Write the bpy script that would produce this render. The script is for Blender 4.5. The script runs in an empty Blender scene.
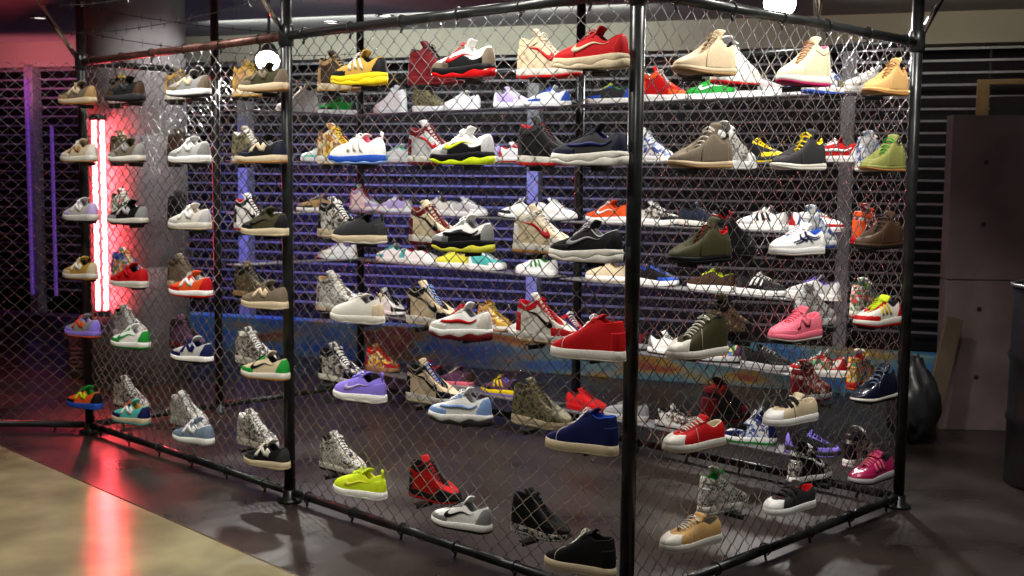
import bpy, bmesh, math, random
import numpy as np
from mathutils import Vector, Matrix
random.seed(4)
sc = bpy.context.scene
COL = sc.collection
PI = math.pi

# ------------------------------------------------------------------ camera
cam_d = bpy.data.cameras.new('camera')
cam = bpy.data.objects.new('camera', cam_d)
COL.objects.link(cam)
sc.camera = cam
cam_d.sensor_width = 36.0
cam_d.lens = 1189.1 * 36 / 1024
cam_d.clip_start = 0.05
cam_d.dof.use_dof = True
cam_d.dof.focus_distance = 4.7
cam_d.dof.aperture_fstop = 5.0
PITCH, ROLL = 0.09592, 0.00963
rt = Vector((1, 0, 0)); up = Vector((0, math.sin(PITCH), math.cos(PITCH)))
r2 = rt * math.cos(ROLL) + up * math.sin(ROLL)
u2 = -rt * math.sin(ROLL) + up * math.cos(ROLL)
bk = r2.cross(u2)
M = Matrix((r2, u2, bk)).transposed().to_4x4()
M.translation = Vector((0, 0, 1.648))
cam.matrix_world = M

# ------------------------------------------------------------------ world and exposure
sc.view_settings.view_transform = 'Standard'
sc.view_settings.look = 'None'
sc.view_settings.exposure = 0.0
sc.view_settings.gamma = 1.0
sc.view_settings.use_curve_mapping = False
world = bpy.data.worlds.new('world'); sc.world = world
world.use_nodes = True
bg = world.node_tree.nodes['Background']
bg.inputs['Color'].default_value = (0.5, 0.48, 0.5, 1)
bg.inputs['Strength'].default_value = 0.012

# ------------------------------------------------------------------ lights of the room and added fill lights
def spot(name, loc, target, energy, size_deg, color=(1, 0.93, 0.84), radius=0.035, blend=0.5):
    l = bpy.data.lights.new(name, 'SPOT'); l.energy = energy; l.spot_size = math.radians(size_deg)
    l.spot_blend = blend; l.color = color; l.shadow_soft_size = radius
    o = bpy.data.objects.new(name, l); COL.objects.link(o)
    o.location = loc
    o.rotation_euler = (Vector(target) - Vector(loc)).to_track_quat('-Z', 'Y').to_euler()
    return o
def area(name, loc, target, energy, sx, sy, color, spread=180):
    l = bpy.data.lights.new(name, 'AREA'); l.energy = energy; l.shape = 'RECTANGLE'; l.size = sx; l.size_y = sy; l.color = color; l.spread = math.radians(spread)
    o = bpy.data.objects.new(name, l); COL.objects.link(o)
    o.location = loc
    o.rotation_euler = (Vector(target) - Vector(loc)).to_track_quat('-Z', 'Y').to_euler()
    return o
WARM = (1, 0.95, 0.88)
# ceiling spots in front of the cage
spot('spot_light', (-0.75, 3.95, 2.9), (-0.35, 4.9, 0.9), 85, 95, WARM)
spot('spot_light', (-2.3, 5.3, 2.9), (-1.8, 6.2, 0.9), 70, 95, WARM)
spot('spot_light', (1.9, 4.1, 2.9), (1.2, 5.0, 0.9), 85, 95, WARM)
spot('spot_light', (0.2, 2.6, 2.9), (0.3, 4.4, 1.0), 38, 80, WARM)
# two rows of ceiling spots close along the fences
for k_ in range(4):
    u_ = .45 + 1.05 * k_
    spot('spot_light', (.4389 - .7112 * u_ - .703 * .55, 4.3171 + .703 * u_ - .7112 * .55, 2.93), (.4389 - .7112 * u_ - .703 * .1, 4.3171 + .703 * u_ - .7112 * .1, 0), 55, 120, WARM, .04)
    spot('spot_light', (.4389 - .7112 * u_ + .703 * .7, 4.3171 + .703 * u_ + .7112 * .7, 2.93), (.4389 - .7112 * u_ + .703 * .2, 4.3171 + .703 * u_ + .7112 * .2, 0), 45, 120, WARM, .04)
for k_ in range(2):
    u_ = .5 + 1.0 * k_
    spot('spot_light', (.4389 + .703 * u_ + .7112 * .55, 4.3171 + .7112 * u_ - .703 * .55, 2.93), (.4389 + .703 * u_ + .7112 * .1, 4.3171 + .7112 * u_ - .703 * .1, 0), 65, 120, WARM, .04)
    spot('spot_light', (.4389 + .703 * u_ - .7112 * .7, 4.3171 + .7112 * u_ + .703 * .7, 2.93), (.4389 + .703 * u_ - .7112 * .2, 4.3171 + .7112 * u_ + .703 * .2, 0), 55, 120, WARM, .04)
# spots inside the cage for the back shelves
spot('spot_light', (0.9, 5.9, 2.93), (0.9, 6.9, 1.0), 90, 100, (1, 0.96, 0.92))
spot('spot_light', (-0.4, 7.2, 2.93), (-0.3, 8.2, 1.0), 95, 100, (0.95, 0.96, 1))
spot('spot_light', (-0.9, 7.2, 2.93), (-1.75, 5.6, 0.0), 150, 50, (1, 0.92, 0.86))
spot('spot_light', (0.5, 6.4, 2.93), (-0.5, 4.2, 0.0), 60, 45, (1, 0.92, 0.86))
# lamp grazing the concrete column
spot('spot_light', (-1.7, 8.3, 2.93), (-2.75, 9.1, 2.0), 90, 60, (1, 0.97, 0.95))
# blue-violet wash on the roller grilles, tucked below the fascia
area('violet_wash_light', (-1.80, 10.15, 2.7), (-1.40, 11.3, 0.9), 50, 3.8, 0.1, (0.2, 0.2, 1.0), 75)
area('violet_wash_light', (-5.2, 12.3, 2.68), (-5.1, 12.8, 0.5), 2.5, 1.6, 0.1, (0.6, 0.15, 0.9))
area('grey_wash_light', (2.6, 9.6, 2.68), (2.75, 10.1, 0.5), 3, 2.4, 0.1, (1.0, 0.96, 0.9))
# added wash that brightens the fascia, no fixture
area('fascia_fill_light', (-0.9, 10.2, 2.9), (-0.5, 11.3, 2.8), 24, 4.0, 0.1, (0.95, 1.0, 0.9))
spot('unseen_spot_light', (-2.6, 2.6, 2.9), (-2.4, 4.6, 0.0), 105, 70, (1.0, 0.94, 0.66))  # unseen spot over the pale screed
spot('unseen_spot_light', (3.4, 5.6, 2.9), (3.6, 7.7, 1.2), 11, 70, (1.0, 0.85, 0.85))  # added spot that lifts the dark partition
area('fascia_fill_light', (3.2, 8.8, 2.9), (3.4, 9.9, 2.8), 2.2, 1.6, 0.1, (1.0, 0.95, 0.7))  # added wash for the right end of the fascia
area('pink_wash_light', (-5.05, 12.1, 1.95), (-4.95, 12.7, 2.9), 5, 1.6, .3, (1.0, 0.2, 0.28), 80)
spot('spot_light', (-1.5, 8.6, 2.2), (-1.9, 9.3, 2.99), 22, 140, (1, 1, 1), .1, 1.0)  # added uplight that brightens the ceiling, hangs on no fixture

# ------------------------------------------------------------------ materials
MATS = {}
def newmat(name):
    m = bpy.data.materials.new(name); m.use_nodes = True
    nt = m.node_tree; b = nt.nodes['Principled BSDF']
    return m, nt, b
def mat(name, c, rough=0.6, metal=0.0, var=0.15, scale=30.0, bump=0.0, emit=None, strength=0.0, spec=0.5, rvar=0.0):
    if name in MATS: return MATS[name]
    m, nt, b = newmat(name)
    b.inputs['Roughness'].default_value = rough; b.inputs['Metallic'].default_value = metal
    b.inputs['Specular IOR Level'].default_value = spec
    if emit:
        b.inputs['Emission Color'].default_value = (*emit, 1); b.inputs['Emission Strength'].default_value = strength
    tc = nt.nodes.new('ShaderNodeTexCoord'); n = nt.nodes.new('ShaderNodeTexNoise')
    n.inputs['Scale'].default_value = scale; n.inputs['Detail'].default_value = 5
    nt.links.new(tc.outputs['Object'], n.inputs['Vector'])
    rp = nt.nodes.new('ShaderNodeValToRGB')
    rp.color_ramp.elements[0].position = 0.3; rp.color_ramp.elements[1].position = 0.7
    rp.color_ramp.elements[0].color = (*[x * (1 - var) for x in c], 1)
    rp.color_ramp.elements[1].color = (*[min(1, x * (1 + var)) for x in c], 1)
    nt.links.new(n.outputs['Fac'], rp.inputs['Fac']); nt.links.new(rp.outputs['Color'], b.inputs['Base Color'])
    if rvar:
        mr = nt.nodes.new('ShaderNodeMapRange')
        mr.inputs['From Min'].default_value = 0.3; mr.inputs['From Max'].default_value = 0.7
        mr.inputs['To Min'].default_value = rough - rvar; mr.inputs['To Max'].default_value = rough + rvar
        nt.links.new(n.outputs['Fac'], mr.inputs['Value']); nt.links.new(mr.outputs['Result'], b.inputs['Roughness'])
    if bump:
        bp = nt.nodes.new('ShaderNodeBump'); bp.inputs['Strength'].default_value = bump; bp.inputs['Distance'].default_value = 0.002
        nt.links.new(n.outputs['Fac'], bp.inputs['Height']); nt.links.new(bp.outputs['Normal'], b.inputs['Normal'])
    MATS[name] = m
    return m
def patmat(name, cols, scale, kind='voronoi', rough=0.6):
    """hard-edged fabric prints: camouflage, newsprint, florals"""
    if name in MATS: return MATS[name]
    m, nt, b = newmat(name); b.inputs['Roughness'].default_value = rough
    tc = nt.nodes.new('ShaderNodeTexCoord')
    nz = nt.nodes.new('ShaderNodeTexNoise'); nz.inputs['Scale'].default_value = scale; nz.inputs['Detail'].default_value = 2.5
    nt.links.new(tc.outputs['Object'], nz.inputs['Vector'])
    rp = nt.nodes.new('ShaderNodeValToRGB'); rp.color_ramp.interpolation = 'CONSTANT'
    if kind == 'voronoi':
        mx = nt.nodes.new('ShaderNodeMix'); mx.data_type = 'RGBA'; mx.inputs['Factor'].default_value = 0.03
        nt.links.new(tc.outputs['Object'], mx.inputs['A']); nt.links.new(nz.outputs['Color'], mx.inputs['B'])
        v = nt.nodes.new('ShaderNodeTexVoronoi'); v.inputs['Scale'].default_value = scale
        nt.links.new(mx.outputs['Result'], v.inputs['Vector'])
        sp = nt.nodes.new('ShaderNodeSeparateColor'); nt.links.new(v.outputs['Color'], sp.inputs['Color'])
        fac = sp.outputs['Red']; lo, hi = 0.0, 1.0
    else:
        fac = nz.outputs['Fac']; lo, hi = 0.33, 0.67
    n = len(cols)
    els = rp.color_ramp.elements
    while len(els) < n: els.new(0.5)
    for i, c in enumerate(cols):
        els[i].position = 0.0 if i == 0 else lo + (hi - lo) * i / n
        els[i].color = (*c, 1)
    nt.links.new(fac, rp.inputs['Fac']); nt.links.new(rp.outputs['Color'], b.inputs['Base Color'])
    MATS[name] = m
    return m

PAL = dict(W=(.82, .82, .8), OW=(.630, .607, .542), C=(.563, .467, .313), T=(.353, .217, .094), G=(.236, .236, .236), LG=(.435, .435, .435), DG=(.026, .026, .028),
           K=(.006, .006, .007), R=(.435, .006, .008), DR=(.111, .005, .009), O=(.708, .086, .015), Y=(.765, .563, .015), LM=(.563, .708, .021), N=(.006, .009, .063),
           B=(.021, .079, .435), LB=(.217, .353, .652), P=(.255, .189, .742), GR=(.015, .255, .034), OL=(.041, .038, .015), BR=(.041, .021, .011), PK=(.823, .163, .236),
           GM=(.353, .163, .048), TL=(.079, .435, .414), GO=(.435, .264, .048), TP=(.145, .115, .079), MG=(.353, .015, .086), OG=(.189, .199, .056), SB=(.145, .199, .274),
           BE=(.607, .477, .313), WH=(.520, .313, .119), LV=(.435, .353, .630), MT=(.236, .708, .488), PL=(.094, .034, .079), DN=(.009, .012, .027), YG=(.674, .674, .063))
PATS = dict(CA=([(.03, .03, .015), (.13, .12, .05), (.2, .17, .08), (.06, .05, .03)], 34, 'noise'),
            NW=([(.02, .02, .02), (.42, .4, .36), (.02, .02, .02), (.5, .48, .44), (.25, .23, .2)], 75, 'voronoi'),
            SN=([(.04, .04, .04), (.5, .49, .46), (.55, .54, .5), (.12, .12, .12)], 85, 'noise'),
            FL=([(.08, .3, .1), (.75, .7, .62), (.6, .05, .06), (.8, .76, .7), (.05, .04, .04)], 60, 'voronoi'),
            FR=([(.5, .03, .03), (.05, .02, .02), (.65, .3, .2), (.18, .02, .03), (.6, .55, .5)], 70, 'voronoi'),
            MU=([(.7, .06, .04), (.85, .6, .04), (.05, .2, .5), (.8, .35, .3), (.05, .25, .1), (.75, .7, .65)], 55, 'voronoi'),
            YF=([(.75, .5, .05), (.45, .18, .02), (.6, .55, .4), (.2, .08, .02)], 60, 'voronoi'),
            BP=([(.03, .06, .25), (.7, .7, .72), (.25, .35, .6), (.75, .74, .7)], 65, 'voronoi'),
            DB=([(.05, .035, .02), (.14, .1, .05), (.02, .02, .015), (.3, .22, .1)], 70, 'noise'))
FIN = dict(upper=(.7, .12), overlay=(.6, .08), midsole=(.5, .06), outsole=(.55, .06), laces=(.75, .1), lining=(.85, .1), mark=(.45, .04))
def colmat(code, role):
    if code in PATS:
        c, s, k = PATS[code]
        return patmat('print_' + code, c, s, k)
    shiny = code.endswith('*')
    c = PAL[code.rstrip('*')]
    r, bu = FIN[role]
    if shiny: r = 0.22
    return mat('%s_%s' % (role, code), c, r, 0, .1, 160, bu, spec=.5 if shiny else .15)

# ------------------------------------------------------------------ helpers
def link_mesh(name, me, m=None, parent=None):
    o = bpy.data.objects.new(name, me); COL.objects.link(o)
    if m is not None:
        if len(me.materials) == 0: me.materials.append(m)
        else: me.materials[0] = m
    if parent: o.parent = parent
    return o
def bm_obj(name, bm, m, parent=None, smooth=False, loc=None, rotz=None):
    bmesh.ops.recalc_face_normals(bm, faces=bm.faces)
    me = bpy.data.meshes.new(name); bm.to_mesh(me); bm.free()
    if smooth:
        for p in me.polygons: p.use_smooth = True
    o = link_mesh(name, me, m, parent)
    if loc is not None: o.location = loc
    if rotz is not None: o.rotation_euler = (0, 0, rotz)
    return o
def tag(o, label, cat, group=None):
    o['label'] = label; o['category'] = cat
    if group: o['group'] = group
    return o
def thing(name, label, cat, loc=(0, 0, 0), rotz=0, group=None):
    o = bpy.data.objects.new(name, None); COL.objects.link(o)
    o.empty_display_size = 0.1
    o.location = loc; o.rotation_euler = (0, 0, rotz)
    return tag(o, label, cat, group)
def struct(o): o['kind'] = 'structure'; return o
def box(bm, lo, hi, bevel=0.0):
    lo = Vector(lo); hi = Vector(hi)
    r = bmesh.ops.create_cube(bm, size=1.0, matrix=Matrix.Translation((lo + hi) / 2) @ Matrix.Diagonal((*(hi - lo), 1)))
    if bevel:
        vs = set(r['verts']); es = [e for e in bm.edges if e.verts[0] in vs and e.verts[1] in vs]
        bmesh.ops.bevel(bm, geom=es, offset=bevel, segments=2, affect='EDGES', profile=0.5)
    return bm
def tube(bm, pts, r, n=8, cap=True, closed=False):
    pts = [Vector(p) for p in pts]; rings = []
    N = len(pts)
    ref = None
    for i, p in enumerate(pts):
        if closed: t = pts[(i + 1) % N] - pts[i - 1]
        else: t = pts[min(i + 1, N - 1)] - pts[max(i - 1, 0)]
        t.normalize()
        if ref is None:
            ref = Vector((0, 0, 1)) if abs(t.z) < 0.9 else Vector((1, 0, 0))
        s = t.cross(ref).normalized(); ref = s.cross(t).normalized()
        rr = r[i] if isinstance(r, (list, tuple)) else r
        rings.append([bm.verts.new(p + (s * math.cos(2 * PI * k / n) + ref * math.sin(2 * PI * k / n)) * rr) for k in range(n)])
    for i in range(N if closed else N - 1):
        a, b = rings[i], rings[(i + 1) % N]
        for k in range(n): bm.faces.new((a[k], a[(k + 1) % n], b[(k + 1) % n], b[k]))
    if cap and not closed:
        bm.faces.new(rings[0][::-1]); bm.faces.new(rings[-1])
    return bm
def lathe(bm, prof, n=32, cap=True, cx=0, cy=0):
    rings = []
    for r, z in prof:
        rings.append([bm.verts.new((cx + r * math.cos(2 * PI * k / n), cy + r * math.sin(2 * PI * k / n), z)) for k in range(n)])
    for a, b in zip(rings[:-1], rings[1:]):
        for k in range(n): bm.faces.new((a[k], a[(k + 1) % n], b[(k + 1) % n], b[k]))
    if cap:
        bm.faces.new(rings[0][::-1]); bm.faces.new(rings[-1])
    return bm

# ------------------------------------------------------------------ setting
CEIL = 2.99
m_floor = mat('dark_concrete', (.026, .019, .016), .33, 0, .4, 2.2, .12, spec=.3, rvar=.1)
m_beige = mat('pale_screed', (.21, .185, .10), .2, 0, .3, 2.6, 0, spec=.4)
m_ceil = mat('grey_ceiling_paint', (.26, .25, .25), .85, 0, .08, 3)
m_dark = mat('black_paint', (.012, .012, .014), .6, 0, .2, 6)
m_steel = mat('black_pipe_paint', (.018, .02, .02), .3, .35, .5, 14, .15)
m_redbrown = mat('red_brown_pipe_paint', (.09, .035, .026), .38, .35, .8, 22, .25)  # dark paint mottled red-brown
m_galv = mat('galvanised_wire', (.72, .72, .73), .27, 1.0, .25, 40)
m_chrome = mat('chrome', (.7, .7, .72), .18, 1, .05, 20)
m_fascia = mat('cream_fascia', (.5, .48, .4), .7, 0, .06, 2)
m_conc = mat('cast_concrete', (.3, .29, .29), .75, 0, .25, 4, .3)

bm = bmesh.new(); box(bm, (-9, -2.5, -.12), (7, 15.5, 0)); struct(bm_obj('floor', bm, m_floor))
# pale raised screed, its edge parallel to the long fence
bm = bmesh.new()
p0 = Vector((-3.02, 6.92, 0)); ed = Vector((2.12, -2.19, 0)).normalized()
q = [p0 - ed * 3.0, p0 + ed * 6.0, Vector((-3.5, -2.3, 0)), Vector((-8.5, -2.3, 0)), Vector((-8.5, 8.8, 0))]
lo_ = [bm.verts.new((v.x, v.y, .0)) for v in q]; hi_ = [bm.verts.new((v.x, v.y, .012)) for v in q]
bm.faces.new(hi_)
for i in range(5): bm.faces.new((lo_[i], lo_[(i + 1) % 5], hi_[(i + 1) % 5], hi_[i]))
struct(bm_obj('floor.001', bm, m_beige))
bm = bmesh.new()
nrm = Vector((ed.y, -ed.x, 0)) * -1
tube(bm, [p0 - ed * 2.95 + nrm * .008 + Vector((0, 0, .006)), p0 + ed * 5.95 + nrm * .008 + Vector((0, 0, .006))], .008, 8)
struct(bm_obj('trim_1', bm, mat('brass_edging', (.3, .25, .18), .25, .9, .2, 8)))
bm = bmesh.new(); box(bm, (-9, -2.5, CEIL), (7, 15.5, CEIL + .1)); struct(bm_obj('ceiling', bm, m_ceil))
# dropped dark bulkhead along the grilles
W0 = Vector((-5.55, 13.0, 0)); wd = Vector((.944, -.33, 0)).normalized(); wn = Vector((wd.y, -wd.x, 0))   # wn points to the camera
wang = math.atan2(wd.y, wd.x)
def wallbox(name, s0, s1, d0, d1, z0, z1, m, parent=None, bevel=0):
    """box in wall coordinates: s along the wall, d towards the camera"""
    bm = bmesh.new(); box(bm, (s0, -d1, z0), (s1, -d0, z1), bevel)
    return bm_obj(name, bm, m, parent, False, (W0.x, W0.y, 0) if not parent else None, wang if not parent else None)
struct(wallbox('wall_back', -4, 14.5, -.6, -.45, 0, 2.99, mat('dark_shop_wall', (.02, .018, .022), .8)))
struct(wallbox('trim_2', -4, 14.5, -.35, .02, 2.735, 2.99, m_fascia))
bm = bmesh.new(); box(bm, (-9, -2.5, 0), (-8.9, 15.5, CEIL)); struct(bm_obj('wall_left', bm, mat('dark_wine_wall', (.05, .02, .025), .7)))
bm = bmesh.new(); box(bm, (6.9, -2.5, 0), (7, 15.5, CEIL)); struct(bm_obj('wall_right', bm, mat('dark_grey_wall', (.03, .03, .03), .7)))
bm = bmesh.new(); box(bm, (-9, -2.6, 0), (7, -2.5, CEIL)); struct(bm_obj('wall_front', bm, mat('dark_grey_wall', (.03, .03, .03), .7)))

# roller grilles between frame posts
m_slat = mat('grille_bar_paint', (.3, .3, .34), .4, .3, .1, 20)
m_frame = mat('grille_frame_paint', (.42, .42, .46), .5, .1, .1, 10)
POSTS = [-2.3, .4, 3.02, 6.08, 8.85, 11.6]
LOOKS = ['roller grille at the far left behind the neon tube', 'roller grille behind the concrete column', 'blue lit roller grille behind the middle of the cage',
         'grey roller grille behind the right part of the cage', 'dark roller grille above the concrete partition']
for i in range(5):
    g = thing('roller_grille', LOOKS[i], 'grille', (W0.x, W0.y, 0), wang, 'roller grilles under the fascia')
    bm = bmesh.new()
    z = .34
    while z < 2.72:
        box(bm, (POSTS[i] + .06, .05, z), (POSTS[i + 1] - .06, .075, z + .018)); z += .098
    bm_obj('bars', bm, m_slat, g)
    bm = bmesh.new()
    k = POSTS[i] + .5
    while k < POSTS[i + 1] - .2:
        box(bm, (k - .008, .076, .3), (k + .008, .09, 2.735)); k += .6
    bm_obj('link_strips', bm, m_dark, g)
for i, s in enumerate(POSTS):
    pst = wallbox('grille_post', s - .055, s + .055, -.1, .04, .0, 2.735, m_frame, None, .006)
    tag(pst, ['steel grille post at the far left', 'violet lit grille post left of the neon tube', 'blue lit grille post right of the concrete column',
              'blue lit grille post behind the middle of the cage', 'grey grille post near the right end of the cage', 'grille post at the far right'][i], 'post', 'posts between the grilles')
# painted plinth under the grilles
bm = bmesh.new(); box(bm, (2.5, -.2, 0), (10.2, .0, .33), .01)
mm, nt, b = newmat('mural_paint'); b.inputs['Roughness'].default_value = .5
tc = nt.nodes.new('ShaderNodeTexCoord'); mp = nt.nodes.new('ShaderNodeMapping'); mp.inputs['Scale'].default_value = (.8, .8, 3.2)
nz = nt.nodes.new('ShaderNodeTexNoise'); nz.inputs['Scale'].default_value = 2.0; nz.inputs['Detail'].default_value = 2
rp = nt.nodes.new('ShaderNodeValToRGB'); els = rp.color_ramp.elements
for _ in range(4): els.new(.5)
for e, (p, c) in zip(els, [(0, (.03, .1, .3)), (.38, (.05, .2, .5)), (.47, (.12, .3, .34)), (.55, (.2, .3, .3)), (.62, (.4, .28, .05)), (.68, (.35, .08, .05))]):
    e.position = p; e.color = (*c, 1)
nt.links.new(tc.outputs['Object'], mp.inputs['Vector']); nt.links.new(mp.outputs['Vector'], nz.inputs['Vector'])
nt.links.new(nz.outputs['Fac'], rp.inputs['Fac']); nt.links.new(rp.outputs['Color'], b.inputs['Base Color'])
struct(bm_obj('trim_3', bm, mm, None, False, (W0.x + wn.x * .95, W0.y + wn.y * .95, 0), wang))
wl = wallbox('trim_4', -4, 1.6, .0, .25, 0, .1, mat('violet_ledge', (.12, .07, .16), .5)); struct(wl)
# violet LED strips on the left grille
def strip(s, label, d=.06, z0=.3, z1=2.6):
    bm = bmesh.new(); box(bm, (s - .012, -d - .03, z0), (s + .012, -d, z1))
    t = bm_obj('led_strip', bm, mat('violet_led', (.3, .15, .6), .5, emit=(.28, .1, .8), strength=.22), None, False, (W0.x, W0.y, 0), wang)
    tag(t, label, 'light strip', 'violet light strips'); return t
strip(.4, 'violet light strip on the grille post far left', .045)
strip(.76, 'violet light strip just left of the red neon tube', .1, .3, 2.1)

# concrete column
colm = thing('concrete_column', 'round grey concrete column behind the left fence post', 'column', (-2.97, 9.38, 0))
colm['kind'] = 'structure'
bm = bmesh.new(); lathe(bm, [(.4, 0), (.4, .9), (.397, .903), (.397, .912), (.4, .915), (.4, 1.9), (.397, 1.903), (.397, 1.912), (.4, 1.915), (.4, CEIL)], 64)
bm_obj('shaft', bm, mat('column_concrete', (.2, .19, .19), .7, 0, .2, 5, .2), colm, True)
# neon tube
NX, NY = -3.085, 8.9
neon = thing('neon_tube', 'glowing red neon tube standing upright before the concrete column', 'neon light', (NX, NY, .55))
for nx in (-.03, .03):
    bm = bmesh.new(); tube(bm, [(nx, 0, .04), (nx, 0, 1.46)], .017, 14)
    bm_obj('tube', bm, mat('red_neon', (1, .2, .2), .3, emit=(1, .07, .085), strength=90), neon, True)
for z in (0, 1.46):
    bm = bmesh.new(); lathe(bm, [(.062, z), (.062, z + .045)], 16); bm_obj('end_cap', bm, m_dark, neon)
for z in (.2, 1.3):
    bm = bmesh.new(); box(bm, (-.012, .0, z), (.012, .12, z + .02)); bm_obj('bracket', bm, m_dark, neon)
# small black utility box at the column foot
ub = thing('utility_box', 'small black box on the floor left of the concrete column', 'box', (-3.42, 9.36, 0))
bm = bmesh.new(); box(bm, (-.07, -.09, 0), (.07, .09, .33), .01); bm_obj('housing', bm, m_dark, ub)
bm = bmesh.new()
for k in range(6): box(bm, (-.05, -.096, .06 + k * .035), (.05, -.088, .075 + k * .035))
bm_obj('vent', bm, mat('grey_vent', (.08, .08, .085), .5), ub)

# concrete partition on the right
part = thing('concrete_partition', 'tall dark concrete partition at the right edge', 'partition', (2.82, 7.7, 0), math.radians(-4))
m_part = mat('dark_cast_concrete', (.15, .108, .104), .6, 0, .3, 2.5, .25)
for (x0, x1) in ((0, 1.22), (1.226, 2.45)):
    for (z0, z1) in ((0, .985), (.991, 2.05)):
        bm = bmesh.new(); box(bm, (x0, 0, z0), (x1, .14, z1), .004); bm_obj('slab', bm, m_part, part)
bm = bmesh.new()
for x in (.22, 1.0, 1.45, 2.2):
    for z in (.35, .8, 1.35, 1.75):
        tube(bm, [(x, -.002, z), (x, .02, z)], .016, 12)
bm_obj('tie_hole', bm, m_dark, part)
# tan framed opening above the partition
wf = thing('wooden_frame', 'tan wooden frame behind the dark concrete partition', 'frame', (3.6, 9.35, 0), math.radians(-19))
bm = bmesh.new(); box(bm, (0, 0, 0), (.09, .08, 2.37), .003); box(bm, (.65, 0, 0), (.7, .08, 2.37), .003); box(bm, (-.0, 0, 2.37), (.9, .08, 2.41), .003)
bm_obj('posts', bm, mat('tan_wood', (.25, .16, .07), .6, 0, .2, 9), wf)
bm = bmesh.new(); box(bm, (.1, .02, 2.1), (.64, .06, 2.28)); bm_obj('panel', bm, m_dark, wf)

# oil drum
dr = thing('steel_drum', 'dark steel drum with a ribbed side and pale rim at the right edge', 'drum', (2.98, 6.3, 0))
bm = bmesh.new()
prof = [(.29, 0), (.295, .02), (.29, .04)]
for zc in (.36, .7): prof += [(.29, zc - .03), (.302, zc), (.29, zc + .03)]
prof += [(.29, 1.06), (.285, 1.075)]
lathe(bm, prof, 48); bm_obj('body', bm, mat('drum_paint', (.02, .022, .022), .4, .5, .4, 6, .1), dr, True)
bm = bmesh.new()
tube(bm, [(.292 * math.cos(2 * PI * k / 48), .292 * math.sin(2 * PI * k / 48), 1.08) for k in range(48)], .012, 8, closed=True)
bm_obj('rim', bm, mat('drum_rim', (.2, .2, .2), .35, .7), dr, True)

# rubbish bag and board
def blob_bag():
    bm = bmesh.new(); bmesh.ops.create_icosphere(bm, subdivisions=4, radius=1)
    rnd = random.Random(3)
    dirs = [Vector((rnd.gauss(0, 1), rnd.gauss(0, 1), rnd.gauss(0, 1))).normalized() for _ in range(60)]
    for v in bm.verts:
        d = v.co.normalized(); k = max(abs(d.dot(e)) for e in dirs)
        r = 1 - .22 * (1 - k) * 6 * .5 + .05 * math.sin(9 * d.x + 5 * d.z)
        top = max(0, d.z - .6)
        v.co = Vector((d.x * .17 * r * (1 - top * 1.4), d.y * .16 * r * (1 - top * 1.4), .24 + d.z * .24 * r + top * .2 + .02 * math.sin(26 * d.x + 9 * d.y) * math.sin(23 * d.z + 3) + .012 * math.sin(41 * d.y + 30 * d.x)))
        v.co.z = max(v.co.z, .003)
    return bm
bag = thing('rubbish_bag', 'crumpled shiny black rubbish bag by the right fence post', 'bag', (2.5, 7.3, 0))
bm_obj('bag', blob_bag(), mat('black_bin_liner', (.02, .02, .022), .35, 0, .2, 14, 1.0), bag, True)
bm = bmesh.new(); tube(bm, [(.045 * math.cos(2 * PI * k / 16), .04 * math.sin(2 * PI * k / 16), .46) for k in range(16)], .008, 6, closed=True)
bm_obj('tie', bm, m_dark, bag)
bd = bmesh.new(); box(bd, (-.06, -.012, 0), (.06, .012, .78), .003)
bo = bm_obj('plywood_board', bd, mat('plywood', (.12, .085, .055), .7, 0, .25, 7), None, False, (2.66, 7.48, 0))
bo.rotation_euler = (math.radians(-4), math.radians(14), math.radians(10))
tag(bo, 'narrow pale plywood board leaning behind the black rubbish bag', 'board')

# ------------------------------------------------------------------ the cage
C0 = Vector((.4389, 4.3171, 0)); da = Vector((-.7112, .7030, 0)); db = Vector((.7030, .7112, 0))
LA, LB = 4.341, 2.150
ZB, ZT = .05, 2.30
Lp, Rp, Fp = C0 + da * LA, C0 + db * LB, C0 + da * LA + db * LB
PR = .028
def fence_post(P, label, arm=None):
    t = thing('fence_post', label, 'post', P, 0, 'fence posts of the cage')
    bm = bmesh.new(); lathe(bm, [(PR, 0), (PR, CEIL)], 20); bm_obj('pipe', bm, m_steel, t, True)
    bm = bmesh.new(); lathe(bm, [(.062, 0), (.062, .012), (.036, .016), (.036, .06), (PR + .001, .062)], 20); bm_obj('base_plate', bm, m_steel, t, True)
    bm = bmesh.new(); lathe(bm, [(PR + .001, ZT - .05), (PR + .009, ZT - .045), (PR + .009, ZT - .035 + .085), (PR + .001, ZT + .055)], 20); bm_obj('clamp', bm, m_steel, t, True)
    if arm:
        bm = bmesh.new(); a = Vector(arm)
        tube(bm, [a * .08 + Vector((0, 0, ZT + .02)), a + Vector((0, 0, ZT + .34))], .014, 10)
        bm_obj('wire_arm', bm, m_chrome, t, True)
    return t
outL = -db * .26; outR = -da * .26
fence_post(Lp, 'black fence post with wire arm in front of the red neon', outL)
fence_post(C0 + da * LA / 2, 'black fence post in the middle of the long left fence', outL)
fence_post(C0, 'black corner post nearest the camera where both fences meet')
fence_post(Rp, 'black fence post with wire arm at the right end', Vector((.16, -.05, 0)))
fence_post(Rp + da * LA / 2, 'dark fence post in the middle of the back fence')
fence_post(Fp, 'thin fence post at the far back corner of the cage')
fence_post(Lp + db * .93, 'dark fence post right of the concrete column')

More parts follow.
